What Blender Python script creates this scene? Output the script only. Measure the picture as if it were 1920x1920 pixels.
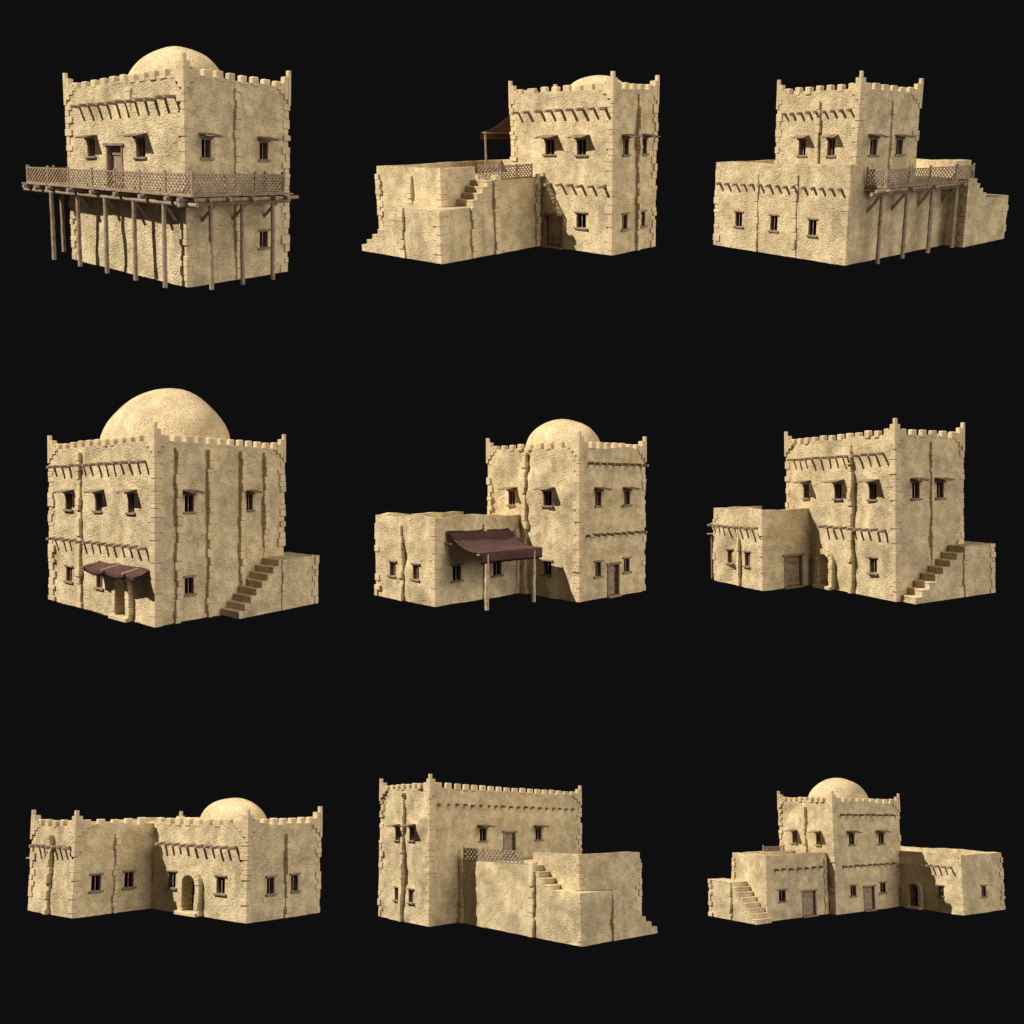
import bpy, bmesh, math, random
from mathutils import Vector, Matrix, noise

# camera-fitted pose of each building: wall lines (measured plan -> fitted), lean, turn and place
POSE = {
 1: dict(x=[(0.0, 0.0), (7.38, 6.118)], y=[(0.0, 0.0), (9.331, 9.086)], k=[0.0055, 0.0303, -0.0198, 0.0115, 0.0145], H=9.3,
     R=[[0.60403, -0.79477, 0.05913], [0.77493, 0.56838, -0.27644], [0.1861, 0.2128, 0.95921]], t=[-14.956, 54.05, 9.848]),
 2: dict(x=[(-7.887, -8.283), (-6.872, -6.88), (0.0, 0.0), (4.951, 3.995)], y=[(0.0, 0.0), (5.035, 5.701), (6.05, 7.103), (12.155, 13.031)], k=[0.0008, -0.0016, 0.0043, 0.0085, 0.0073], H=9.3,
     R=[[0.70613, -0.70785, -0.01846], [0.66718, 0.67384, -0.31752], [0.23719, 0.21189, 0.94807]], t=[5.852, 68.979, 14.45]),
 3: dict(x=[(0.0, 0.0), (1.05, 0.606), (6.555, 6.171), (9.008, 9.554), (12.823, 11.858), (14.664, 14.07)], y=[(-1.455, -1.299), (0.0, 0.0), (11.69, 9.675)], k=[0.0051, -0.0097, 0.0133, 0.0103, 0.0095], H=9.3,
     R=[[0.78127, -0.62365, -0.02597], [0.58751, 0.74878, -0.30686], [0.21082, 0.22448, 0.9514]], t=[18.398, 64.869, 13.022]),
 4: dict(x=[(0.0, 0.0), (4.596, 4.082), (10.322, 8.369), (11.783, 9.523)], y=[(-1.413, -1.46), (0.0, 0.0), (10.383, 9.408)], k=[0.0063, 0.0031, -0.0011, 0.0106, 0.0131], H=9.3,
     R=[[0.60668, -0.79486, 0.01212], [0.79443, 0.60566, -0.04542], [0.02876, 0.03718, 0.99889]], t=[-17.741, 58.297, -6.268]),
 5: dict(x=[(-6.797, -7.032), (0.0, 0.0), (7.044, 6.015)], y=[(0.0, 0.0), (4.753, 4.96), (11.183, 10.635)], k=[0.0025, 0.0006, 0.0001, 0.008, 0.0075], H=9.3,
     R=[[0.72161, -0.69229, -0.00152], [0.69171, 0.72109, -0.0396], [0.02851, 0.02753, 0.99921]], t=[4.002, 69.843, -6.021]),
 6: dict(x=[(-3.679, -3.55), (0.0, 0.0), (5.946, 4.82), (7.51, 5.969)], y=[(-1.188, -1.156), (0.0, 0.0), (7.616, 7.601), (14.018, 12.979)], k=[0.0045, 0.0046, -0.0031, 0.0105, 0.0079], H=9.3,
     R=[[0.92169, -0.38759, -0.01652], [0.38683, 0.92143, -0.03644], [0.02934, 0.0272, 0.9992]], t=[21.303, 65.09, -5.585]),
 7: dict(x=[(-5.205, -4.857), (0.0, 0.0), (6.43, 4.993)], y=[(0.0, 0.0), (7.311, 8.623), (12.21, 13.17)], k=[-0.0004, -0.0178, 0.0109, 0.003, 0.0053], H=4.9,
     R=[[0.63991, -0.76803, -0.02537], [0.75551, 0.62275, 0.20343], [-0.14044, -0.14934, 0.97876]], t=[-13.839, 61.061, -21.977]),
 8: dict(x=[(0.0, 0.0), (2.433, 2.679), (2.943, 3.151), (9.596, 9.673), (15.016, 14.694)], y=[(-10.806, -12.137), (-10.296, -11.665), (0.0, 0.0), (6.825, 5.984)], k=[0.0016, -0.0071, 0.005, 0.0091, 0.0085], H=9.3,
     R=[[0.75301, -0.65797, -0.00664], [0.64007, 0.73011, 0.23928], [-0.15259, -0.18444, 0.97093]], t=[-5.687, 80.186, -29.084]),
 9: dict(x=[(-7.18, -8.65), (-5.871, -7.021), (0.0, 0.0), (7.679, 8.025), (13.57, 13.321)], y=[(-6.787, -6.539), (0.0, 0.0), (7.862, 6.517)], k=[0.0015, 0.0157, -0.0173, 0.0069, 0.0038], H=9.3,
     R=[[0.85425, -0.51933, 0.02359], [0.50291, 0.83703, 0.21556], [-0.13169, -0.17228, 0.97621]], t=[27.348, 98.962, -34.891]),
}

S = bpy.context.scene
for o in list(bpy.data.objects): bpy.data.objects.remove(o)

# ------------------------------------------------------------------ materials
def newmat(name):
    m = bpy.data.materials.new(name); m.use_nodes = True
    nt = m.node_tree; b = nt.nodes['Principled BSDF']
    b.inputs['Roughness'].default_value = .95
    b.inputs['Specular IOR Level'].default_value = .15
    return m, nt, b
def nd(nt, typ, **kw):
    n = nt.nodes.new(typ)
    for k, v in kw.items():
        if k in n.inputs: n.inputs[k].default_value = v
        else: setattr(n, k, v)
    return n
def ramp(nt, src, stops):
    r = nt.nodes.new('ShaderNodeValToRGB'); e = r.color_ramp.elements
    while len(e) < len(stops): e.new(.5)
    for i, (p, c) in enumerate(stops): e[i].position = p; e[i].color = (*c, 1)
    nt.links.new(src, r.inputs[0]); return r
def plaster(name, light, mid, dark, bump=1.0, fine=9.0, bdist=.05):
    m, nt, b = newmat(name); L = nt.links.new
    tc = nt.nodes.new('ShaderNodeTexCoord')
    big = nd(nt, 'ShaderNodeTexNoise', Scale=.75, Detail=5.0, Roughness=.62); L(tc.outputs['Object'], big.inputs['Vector'])
    r1 = ramp(nt, big.outputs['Fac'], [(.36, dark), (.5, mid), (.63, light)])
    grn = nd(nt, 'ShaderNodeTexNoise', Scale=fine*1.15, Detail=4.0, Roughness=.65); L(tc.outputs['Object'], grn.inputs['Vector'])
    r2 = ramp(nt, grn.outputs['Fac'], [(.37, (.66, .62, .55)), (.52, (1.0, 1.0, 1.0))])
    mx = nd(nt, 'ShaderNodeMix', data_type='RGBA', blend_type='MULTIPLY'); mx.inputs[0].default_value = .8
    L(r1.outputs[0], mx.inputs[6]); L(r2.outputs[0], mx.inputs[7])
    st = nd(nt, 'ShaderNodeTexNoise', Scale=.42, Detail=6.0, Roughness=.68, Distortion=.5); mp = nd(nt, 'ShaderNodeMapping'); mp.inputs['Location'].default_value = (13, 5, 2); mp.inputs['Scale'].default_value = (1, 1, 1.25)
    L(tc.outputs['Object'], mp.inputs[0]); L(mp.outputs[0], st.inputs['Vector'])
    r4 = ramp(nt, st.outputs['Fac'], [(.49, (0, 0, 0)), (.68, (.68, .68, .68))])
    mq = nd(nt, 'ShaderNodeMix', data_type='RGBA'); L(r4.outputs[0], mq.inputs[0]); L(mx.outputs[2], mq.inputs[6]); mq.inputs[7].default_value = (.39, .305, .20, 1)
    L(mq.outputs[2], b.inputs['Base Color'])
    n1 = nd(nt, 'ShaderNodeTexNoise', Scale=fine, Detail=4.0, Roughness=.6, Distortion=.6); L(tc.outputs['Object'], n1.inputs['Vector'])
    n2 = nd(nt, 'ShaderNodeTexVoronoi', Scale=fine*1.3); L(tc.outputs['Object'], n2.inputs['Vector'])
    n3 = nd(nt, 'ShaderNodeTexNoise', Scale=2.0, Detail=2.0); L(tc.outputs['Object'], n3.inputs['Vector'])
    a = nd(nt, 'ShaderNodeMath', operation='MULTIPLY_ADD'); L(n2.outputs['Distance'], a.inputs[0]); a.inputs[1].default_value = .35; L(n1.outputs['Fac'], a.inputs[2])
    # trowelled areas of smoother plaster between the rough ones
    rr = ramp(nt, n3.outputs['Fac'], [(.36, (.3, .3, .3)), (.6, (1, 1, 1))])
    ctr = nd(nt, 'ShaderNodeMath', operation='SUBTRACT'); L(a.outputs[0], ctr.inputs[0]); ctr.inputs[1].default_value = .68
    mm = nd(nt, 'ShaderNodeMath', operation='MULTIPLY'); L(ctr.outputs[0], mm.inputs[0]); L(rr.outputs[0], mm.inputs[1])
    bp = nd(nt, 'ShaderNodeBump', Strength=bump, Distance=bdist); L(mm.outputs[0], bp.inputs['Height']); L(bp.outputs[0], b.inputs['Normal'])
    return m
def wood(name, c1, c2, c3):
    m, nt, b = newmat(name); L = nt.links.new
    tc = nt.nodes.new('ShaderNodeTexCoord')
    n1 = nd(nt, 'ShaderNodeTexNoise', Scale=4.0, Detail=5.0, Roughness=.7); L(tc.outputs['Object'], n1.inputs['Vector'])
    n2 = nd(nt, 'ShaderNodeTexNoise', Scale=45.0, Detail=3.0, Roughness=.7); L(tc.outputs['Object'], n2.inputs['Vector'])
    ad = nd(nt, 'ShaderNodeMath', operation='MULTIPLY_ADD'); L(n2.outputs['Fac'], ad.inputs[0]); ad.inputs[1].default_value = .5; L(n1.outputs['Fac'], ad.inputs[2])
    r = ramp(nt, ad.outputs[0], [(.5, c1), (.72, c2), (.95, c3)])
    L(r.outputs[0], b.inputs['Base Color'])
    bp = nd(nt, 'ShaderNodeBump', Strength=.5, Distance=.015); L(ad.outputs[0], bp.inputs['Height']); L(bp.outputs[0], b.inputs['Normal'])
    b.inputs['Roughness'].default_value = .85
    return m
def cloth_mat(name, c1, c2):
    m, nt, b = newmat(name); L = nt.links.new
    tc = nt.nodes.new('ShaderNodeTexCoord')
    n1 = nd(nt, 'ShaderNodeTexNoise', Scale=1.6, Detail=6.0, Roughness=.65); L(tc.outputs['Object'], n1.inputs['Vector'])
    r = ramp(nt, n1.outputs['Fac'], [(.35, c1), (.68, c2)]); L(r.outputs[0], b.inputs['Base Color'])
    n2 = nd(nt, 'ShaderNodeTexNoise', Scale=70.0, Detail=2.0); L(tc.outputs['Object'], n2.inputs['Vector'])
    bp = nd(nt, 'ShaderNodeBump', Strength=.3, Distance=.01); L(n2.outputs['Fac'], bp.inputs['Height']); L(bp.outputs[0], b.inputs['Normal'])
    return m
M_PL = plaster('sand_plaster', (.80, .66, .415), (.70, .565, .35), (.57, .45, .275), bump=1.0, fine=10.5, bdist=.12)
M_SM = plaster('smooth_sand_plaster', (.77, .625, .385), (.69, .55, .33), (.58, .455, .27), bump=.9, fine=9, bdist=.10)
M_ST = plaster('sandstone', (.76, .62, .385), (.68, .545, .34), (.59, .465, .29), bump=.8, fine=10, bdist=.05)
M_WD = wood('weathered_brown_wood', (.12, .075, .055), (.24, .165, .12), (.36, .27, .19))
M_GW = wood('grey_brown_pole_wood', (.15, .10, .07), (.30, .22, .155), (.42, .33, .23))
M_PW = wood('pale_crackled_wood', (.22, .15, .09), (.46, .36, .23), (.62, .52, .36))
M_CL = cloth_mat('brown_cloth', (.070, .033, .033), (.105, .053, .051))
m, nt, b = newmat('dark_inside'); b.inputs['Base Color'].default_value = (.016, .013, .010, 1); M_DK = m  # near-black colour paints in room shade behind openings; door handles share it

# ------------------------------------------------------------------ mesh building
class MB:
    def __init__(s): s.v = []; s.f = []; s.m = []; s.sm = []
    def add(s, vs, fs, mi=0, smooth=False):
        k = len(s.v); s.v += [tuple(p) for p in vs]
        for f in fs: s.f.append(tuple(i+k for i in f)); s.m.append(mi); s.sm.append(smooth)
    def box(s, a, b, mi=0, bev=0.0):
        x0, y0, z0 = [min(p, q) for p, q in zip(a, b)]; x1, y1, z1 = [max(p, q) for p, q in zip(a, b)]
        s.hexa([(x0,y0,z0),(x1,y0,z0),(x1,y1,z0),(x0,y1,z0),(x0,y0,z1),(x1,y0,z1),(x1,y1,z1),(x0,y1,z1)], mi, bev)
    def hexa(s, c, mi=0, bev=0.0):
        fs = [(0,3,2,1),(4,5,6,7),(0,1,5,4),(1,2,6,5),(2,3,7,6),(3,0,4,7)]
        if bev <= 0: s.add(c, fs, mi); return
        bm = bmesh.new(); vs = [bm.verts.new(p) for p in c]
        for f in fs: bm.faces.new([vs[i] for i in f])
        bmesh.ops.bevel(bm, geom=list(bm.edges), offset=bev, segments=1, affect='EDGES')
        bm.verts.index_update()
        s.add([tuple(v.co) for v in bm.verts], [tuple(v.index for v in f.verts) for f in bm.faces], mi); bm.free()
    def tube(s, a, b, r, n=8, r2=None, wob=0.0, seg=1, mi=0):
        a = Vector(a); b = Vector(b); r2 = r if r2 is None else r2
        d = (b-a).normalized(); u = d.orthogonal().normalized(); w = d.cross(u); vs = []; fs = []
        for k in range(seg+1):
            t = k/seg; c = a.lerp(b, t); rr = r+(r2-r)*t
            if wob and 0 < k < seg: c = c+u*random.uniform(-wob, wob)+w*random.uniform(-wob, wob)
            for i in range(n):
                q = 2*math.pi*i/n; vs.append(c+(u*math.cos(q)+w*math.sin(q))*rr)
        for k in range(seg):
            for i in range(n): j = (i+1) % n; fs.append((k*n+i, k*n+j, (k+1)*n+j, (k+1)*n+i))
        s.add(vs, fs, mi, True)
        s.add(vs[:n], [tuple(range(n))[::-1]], mi); s.add(vs[-n:], [tuple(range(n))], mi)
    def bar(s, a, b, w, h, nrm, mi=0):
        """a flat slat from a to b: width w across, thickness h along nrm"""
        a = Vector(a); b = Vector(b); n = Vector(nrm).normalized(); d = (b-a).normalized(); c = d.cross(n).normalized()*w/2; n = n*h/2
        s.hexa([a-c-n, a+c-n, a+c+n, a-c+n, b-c-n, b+c-n, b+c+n, b-c+n], mi)

def pw(t, br):
    """piecewise linear through the measured wall lines"""
    if len(br) < 2: return t
    for i in range(len(br)-1):
        if t <= br[i+1][0] or i == len(br)-2:
            (a, A), (b, B) = br[i], br[i+1]
            return A+(t-a)*(B-A)/(b-a)

class Building:
    def __init__(s, idx, name, label, seed=0):
        s.i = idx; s.P = POSE[idx]; s.rng = random.Random(100+idx); s.amp = .05; s.seed = idx*7.3
        s.col = bpy.data.collections.new(name); S.collection.children.link(s.col)
        s.root = bpy.data.objects.new(name, None); s.col.objects.link(s.root); s.root.empty_display_size = 1
        R = s.P['R']; t = s.P['t']
        s.root.matrix_world = Matrix(((*R[0], t[0]), (*R[1], t[1]), (*R[2], t[2]), (0, 0, 0, 1)))
        s.root['label'] = label; s.root['category'] = 'building'
        s.root['group'] = 'desert buildings of sand coloured plaster'
        s.H = s.P['H']
    def fit(s, p):
        """shape fitted to the one camera: stretched wall lines, tilted floors, heights tapering backwards"""
        x = pw(p[0], s.P['x']); y = pw(p[1], s.P['y']); z = p[2]; k = s.P['k']; h = s.H/2
        return (x+k[0]*y, y, h+(z-h)*(1-k[3]*x-k[4]*y)+k[1]*x+k[2]*y)
    def put(s, name, mb, mats, parent=None, label=None):
        me = bpy.data.meshes.new(name); me.from_pydata([s.fit(v) for v in mb.v], [], mb.f)
        for m in (mats if isinstance(mats, (list, tuple)) else [mats]): me.materials.append(m)
        me.polygons.foreach_set('material_index', mb.m); me.polygons.foreach_set('use_smooth', mb.sm)
        me.update(); me.validate()
        o = bpy.data.objects.new(name, me); s.col.objects.link(o); o.parent = parent or s.root
        if label: o['label'] = label
        return o
    # ---- walls
    def side(s, mb, F, u0, u1, z0, z1, ops, t, deck, wave, lo_m, hi_m, foot=.0):
        """one wall: F = (axis, const, outward sign); ops = openings (u0,u1,z0,z1); t = parapet thickness"""
        ax, c, sg = F
        def P(u, o, z): return (c+sg*o, u, z) if ax == 'x' else (u, c+sg*o, z)
        us = {u0, u1}; zs = {z0, z1}
        if z0 < deck < z1: zs.add(deck)
        for o in ops: us |= {o[0], o[1]}; zs |= {o[2], o[3]}
        def densify(vals, step):
            v = sorted(vals); out = [v[0]]
            for a, b in zip(v, v[1:]):
                n = max(1, round((b-a)/step))
                out += [a+(b-a)*k/n for k in range(1, n+1)]
            return out
        us = densify(us, .3); zs = densify(zs, .3)
        def smooth(d, w): q = max(0, min(1, d/w)); return q*q*(3-2*q)
        def disp(u, z):
            p = Vector((u*.55+s.seed, z*.55, c*.37+(3 if ax == 'x' else 9)+s.seed))
            n = noise.noise(p)*1.0+noise.noise(p*2.3)*.45
            f = smooth(min(u-u0, u1-u), .6)
            for o in ops:
                du = max(o[0]-u, u-o[1], 0); dz = max(o[2]-z, z-o[3], 0)
                f = min(f, smooth(math.hypot(du, dz), .45))
            return n*s.amp*2.0*f*(smooth(z1-z, .35) if t <= 0 else 1)
        def top(u):
            f = smooth(min(u-u0, u1-u), .9)
            return f*wave*(noise.noise(Vector((u*.45+s.seed*2, c+4.1, .5)))*1.5+.25+.35*noise.noise(Vector((u*1.3+s.seed, c, 2.5))))
        def bot(u):
            return foot*smooth(min(u-u0, u1-u), .9)*noise.noise(Vector((u*.6+s.seed, c+1.7, 7.5)))
        nu, nz = len(us), len(zs); vs = []
        for z in zs:
            for u in us:
                zz = z
                if z > z1-.001: zz = z+top(u)
                elif z > z1-.7: zz = z+top(u)*((z-z1+.7)/.7)**1.5
                if z < z0+.001: zz = z+bot(u)
                vs.append(P(u, disp(u, z), zz))
        fs = []
        flip = (ax == 'x') == (sg > 0)
        for j in range(nz-1):
            for i in range(nu-1):
                um = (us[i]+us[i+1])/2; zm = (zs[j]+zs[j+1])/2
                if any(o[0] < um < o[1] and o[2] < zm < o[3] for o in ops): continue
                q = (j*nu+i, j*nu+i+1, (j+1)*nu+i+1, (j+1)*nu+i)
                fs.append(q if flip else q[::-1])
        mb.add(vs, fs, 0, True)
        if t > 0:     # coping and inner face of the parapet
            a0 = u0+(t if lo_m else 0); a1 = u1-(t if hi_m else 0)
            vi = [P(a0+(u-u0)/(u1-u0)*(a1-a0), -t, z1+top(u)) for u in us]
            vd = [P(a0+(u-u0)/(u1-u0)*(a1-a0), -t, deck) for u in us]
            vo = vs[-nu:]
            k = nu; allv = vo+vi+vd; ff = []
            for i in range(nu-1):
                for r in (0, 1):
                    q = (r*k+i, r*k+i+1, (r+1)*k+i+1, (r+1)*k+i); ff.append(q if flip else q[::-1])
            mb.add(allv, ff, 0, False)
        for o in ops:
            r = .34; dp = 1.0
            a, b, lo, hi = o[:4]
            for (p, q) in (((a, lo), (b, lo)), ((b, lo), (b, hi)), ((b, hi), (a, hi)), ((a, hi), (a, lo))):
                n = 1
                mb.add([P(p[0], 0, p[1]), P(q[0], 0, q[1]), P(q[0], -r, q[1]), P(p[0], -r, p[1])], [(0, 1, 2, 3)], 0)
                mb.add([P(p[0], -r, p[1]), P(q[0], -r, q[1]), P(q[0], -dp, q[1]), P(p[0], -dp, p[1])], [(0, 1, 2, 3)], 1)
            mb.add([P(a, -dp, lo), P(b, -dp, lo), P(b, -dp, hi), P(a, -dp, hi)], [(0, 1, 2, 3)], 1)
    def block(s, x0, x1, y0, y1, z0, z1, deck, ops={}, skip=(), wave=.05, t=.3, name='wall', foot=0.0, low={}, mat=None):
        """low: {side: height} sides that stop lower than the rest (no parapet)"""
        mb = MB()
        sides = {'x-': ('x', x0, -1, y0, y1), 'x+': ('x', x1, 1, y0, y1), 'y-': ('y', y0, -1, x0, x1), 'y+': ('y', y1, 1, x0, x1)}
        nb = {'x-': ('y-', 'y+'), 'x+': ('y-', 'y+'), 'y-': ('x-', 'x+'), 'y+': ('x-', 'x+')}
        for k, (ax, c, sg, a, b) in sides.items():
            if k in skip: continue
            lm, hm = [q not in skip and q not in low for q in nb[k]]
            if k in low: s.side(mb, (ax, c, sg), a, b, z0, low[k], ops.get(k, []), 0, -99, 0, False, False, foot)
            else: s.side(mb, (ax, c, sg), a, b, z0, z1, ops.get(k, []), t, deck, wave, lm, hm, foot)
        n = 6; e = .002 if t <= 0 else .17
        X = [x0+e+(x1-x0-2*e)*i/n for i in range(n+1)]; Y = [y0+e+(y1-y0-2*e)*i/n for i in range(n+1)]
        if t > 0 or True:
            mb.add([(x, y, deck) for y in Y for x in X], [(j*(n+1)+i, j*(n+1)+i+1, (j+1)*(n+1)+i+1, (j+1)*(n+1)+i) for j in range(n) for i in range(n)], 0)
        mb.add([(x0, y0, z0+.01), (x1, y0, z0+.01), (x1, y1, z0+.01), (x0, y1, z0+.01)], [(3, 2, 1, 0)], 0)
        return s.put(name, mb, [mat or M_PL, M_DK])
    # ---- stones
    def quoin(s, x, y, dx, dy, z0, z1, pr=.06, w=(.26, .46)):
        """stones up a corner; dx, dy = directions (+-1) in which the walls run from the corner"""
        mb = MB(); z = z0; r = s.rng; k = r.random() < .5
        while z < z1-.08:
            h = min(r.uniform(.22, .52), z1-z)
            if z1-(z+h) < .15: h = z1-z
            a = w[1] if k else w[0]; b = w[0] if k else w[1]; k = not k
            a += r.uniform(-.06, .06); b += r.uniform(-.06, .06); p = pr+r.choice((0, 0, -.03, -.055))+r.uniform(-.015, .035)
            g = r.choice((0, 0, .012))
            mb.box((x-dx*p, y-dy*p, z+.004), (x+dx*a, y+dy*b, z+h-.004-g), 0, .018); z += h
        return s.put('corner_stones', mb, M_ST)
    def strip(s, F, u, z0, z1, pr=.17, w=.4):
        ax, c, sg = F; mb = MB(); z = z0; r = s.rng
        while z < z1-.08:
            h = min(r.uniform(.24, .55), z1-z)
            if z1-(z+h) < .15: h = z1-z
            ww = w*r.uniform(.75, 1.2); p = pr*r.uniform(.55, 1.25); o = r.uniform(-.05, .05)
            if ax == 'x': mb.box((c+sg*p, u-ww/2+o, z+.004), (c-sg*.12, u+ww/2+o, z+h-.006), 0, .022)
            else: mb.box((u-ww/2+o, c+sg*p, z+.004), (u+ww/2+o, c-sg*.12, z+h-.006), 0, .022)
            z += h
        return s.put('stone_buttress', mb, M_ST)
    def merlons(s, x0, x1, y0, y1, skip=(), z=None, upto=1e9):
        z = s.H if z is None else z; r = s.rng
        for k in ('x-', 'y-', 'x+', 'y+'):
            if k in skip: continue
            ax = k[0]; L0, L1 = (y0, y1) if ax == 'x' else (x0, x1); c = {'x-': x0, 'x+': x1, 'y-': y0, 'y+': y1}[k]; sg = 1 if k[1] == '-' else -1
            n = max(1, int((L1-L0-1.5)/.76)); st = (L1-L0-1.5)/n
            for i in range(n+1):
                u = L0+.75+st*i
                if k == 'x-' and u > upto: continue
                w = .232*r.uniform(.9, 1.08); h = .34*r.uniform(.88, 1.08); d = .33; e = sg*.012
                mb = MB()
                if ax == 'x': mb.box((c-e, u-w, z-.12), (c-e+sg*d, u+w, z+h), 0, .045)
                else: mb.box((u-w, c-e, z-.12), (u+w, c-e+sg*d, z+h), 0, .045)
                s.put('merlon', mb, M_ST)
    def pinnacle(s, x, y, dx, dy, z=None):
        z = s.H if z is None else z; mb = MB(); q = .075; th = .22
        def arm(ax, a, b, lo, hi, e):
            if ax == 'x': mb.box((x-dx*(q+e), y+dy*a, z+lo), (x+dx*th, y+dy*b, z+hi), 0, .012)
            else: mb.box((x+dx*a, y-dy*(q+e), z+lo), (x+dx*b, y+dy*th, z+hi), 0, .012)
        mb.box((x-dx*.10, y-dy*.10, z-.82), (x+dx*.10, y+dy*.10, z+.88), 0, .012)
        for ax in 'xy':
            arm(ax, -.07, .36, -.55, .57, .012 if ax == 'x' else 0)
            arm(ax, .35, .66, -.30, .25, 0)
            arm(ax, .65, .86, -.12, .09, -.01)
        return s.put('corner_pinnacle', mb, M_ST)
    def dome(s, cx, cy, R, h, z):
        mb = MB(); n = 40; m = 16; vs = []; fs = []
        for j in range(m):
            a = math.pi/2*j/m
            for i in range(n):
                q = 2*math.pi*i/n; d = Vector((math.cos(a)*math.cos(q), math.cos(a)*math.sin(q), math.sin(a)))
                k = 1+.035*noise.noise(d*1.7+Vector((s.seed, 0, 0)))
                vs.append((cx+R*d.x*k, cy+R*d.y*k, z+h*d.z*k))
        k = 1+.035*noise.noise(Vector((0, 0, 1.7))+Vector((s.seed, 0, 0)))
        vs.append((cx, cy, z+h*k))
        for j in range(m-1):
            for i in range(n): fs.append((j*n+i, j*n+(i+1) % n, (j+1)*n+(i+1) % n, (j+1)*n+i))
        for i in range(n): fs.append(((m-1)*n+i, (m-1)*n+(i+1) % n, m*n))
        mb.add(vs, fs, 0, True); return s.put('dome', mb, M_SM)
    # ---- joinery
    def beams(s, F, ua, ub, z, n, dz=0, L=.58, skipu=()):
        ax, c, sg = F; r = s.rng
        for i in range(n):
            t = i/(n-1); u = ua+(ub-ua)*t+r.uniform(-.03, .03); zz = z-dz*(t-.5)*.3+r.uniform(-.02, .02); l = L*r.uniform(.88, 1.08); rr = r.uniform(.082, .10)
            mb = MB()
            a = (c-sg*.15, u, zz+.02); b = (c+sg*l, u+r.uniform(-.02, .02), zz-r.uniform(0, .03))
            if ax == 'y': a = (a[1], a[0], a[2]); b = (b[1], b[0], b[2])
            mb.tube(a, b, rr*1.05, 8, rr*.95); s.put('roof_beam', mb, M_GW)
    def window(s, F, u0, u1, z0, z1, awn):
        ax, c, sg = F; r = s.rng
        def B(mb, ua, ub, oa, ob, za, zb, bev=0):
            if ax == 'x': mb.box((c+sg*oa, ua, za), (c+sg*ob, ub, zb), 0, bev)
            else: mb.box((ua, c+sg*oa, za), (ub, c+sg*ob, zb), 0, bev)
        fr = MB(); e = .004
        B(fr, u0+e, u0+.035, -.30, -.03, z0+e, z1-e); B(fr, u1-.035, u1-e, -.30, -.03, z0+e, z1-e)
        B(fr, u0+.037, u1-.037, -.30, -.05, z1-.05, z1-e)
        w = s.put('window', fr, M_WD)
        mu = MB(); um = (u0+u1)/2; B(mu, um-.022, um+.022, -.15, -.10, z0+.005, z1-.052); s.put('mullion', mu, M_GW, w)
        li = MB(); B(li, u0-.13, u1+.13, -.05, .10, z1+.003, z1+.10, .012); s.put('lintel', li, M_WD, w)
        si = MB(); B(si, u0-.14, u1+.14, -.10, .12, z0-.10, z0+.012, .015); s.put('sill', si, M_WD, w)
        if awn:
            ab = MB(); o0, o1 = -.02, .80; za, zb = z1+.23, z1+.08; th = .03; n = 4; W = (u1-u0+.46)/n
            for k in range(n):
                a = u0-.23+k*W+.006; b = a+W-.012; j = r.uniform(-.03, .03); jz = r.uniform(-.012, .012)
                def P(u, o, z): return (c+sg*o, u, z) if ax == 'x' else (u, c+sg*o, z)
                ab.hexa([P(a, o0, za+jz), P(b, o0, za+jz), P(b, o1+j, zb+jz), P(a, o1+j, zb+jz), P(a, o0, za+th+jz), P(b, o0, za+th+jz), P(b, o1+j, zb+th+jz), P(a, o1+j, zb+th+jz)])
            for uu in (u0-.05, u1+.05):
                a = P(uu, -.05, z1+.13); b = P(uu, o1-.12, zb-.015); ab.tube(a, b, .028, 6)
            s.put('window_canopy', ab, M_WD, w)
    def door(s, F, u0, u1, z0, z1):
        ax, c, sg = F; r = s.rng
        def B(mb, ua, ub, oa, ob, za, zb, bev=0):
            if ax == 'x': mb.box((c+sg*oa, ua, za), (c+sg*ob, ub, zb), 0, bev)
            else: mb.box((ua, c+sg*oa, za), (ub, c+sg*ob, zb), 0, bev)
        lf = MB(); n = 5; a = u0+.13; W = (u1-u0-.26)/n
        for k in range(n):
            B(lf, a+k*W+.006, a+(k+1)*W-.006, -.30, -.25+r.uniform(-.012, .012), z0+.12, z1-.11)
        d = s.put('door', lf, M_GW)
        fr = MB()
        B(fr, u0+.003, u0+.125, -.34, .05, z0+.1, z1-.1, .01); B(fr, u1-.125, u1-.003, -.34, .05, z0+.1, z1-.1, .01)
        B(fr, u0-.10, u1+.10, -.34, .12, z1-.10, z1+.04, .015)
        s.put('door_frame', fr, M_WD, d)
        th = MB(); B(th, u0-.02, u1+.02, -.34, .22, z0-.02, z0+.10, .015); s.put('threshold', th, M_WD if s.i != 5 else M_GW, d)
        for zz in (z0+.45, z1-.55):
            cb = MB(); B(cb, a+.02, u1-.15, -.245, -.20, zz, zz+.15, .008); s.put('cross_board', cb, M_WD, d)
        h = MB(); B(h, a+.08, a+.13, -.235, -.17, z0+1.0, z0+1.16, .01); s.put('handle', h, M_DK, d)
    def arch(s, F, um, r=.5, zs=1.66, z0=.24):
        """arched doorway: jamb stones, voussoirs, threshold"""
        ax, c, sg = F; rg = s.rng; mb = MB(); pr = .30
        def P(u, o, z): return (c+sg*o, u, z) if ax == 'x' else (u, c+sg*o, z)
        for sd in (-1, 1):
            z = .02
            while z < zs-.01:
                h = min(rg.uniform(.26, .5), zs-z)
                if zs-(z+h) < .15: h = zs-z
                a = um+sd*(r-rg.uniform(0, .04)); b = um+sd*(r+.33+rg.uniform(-.04, .05)); p = pr+rg.uniform(-.05, .03)
                A = P(a, -.6, z+.004); Bq = P(b, p, z+h-.005); mb.box(A, Bq, 0, .02); z += h
        n = 9
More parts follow.
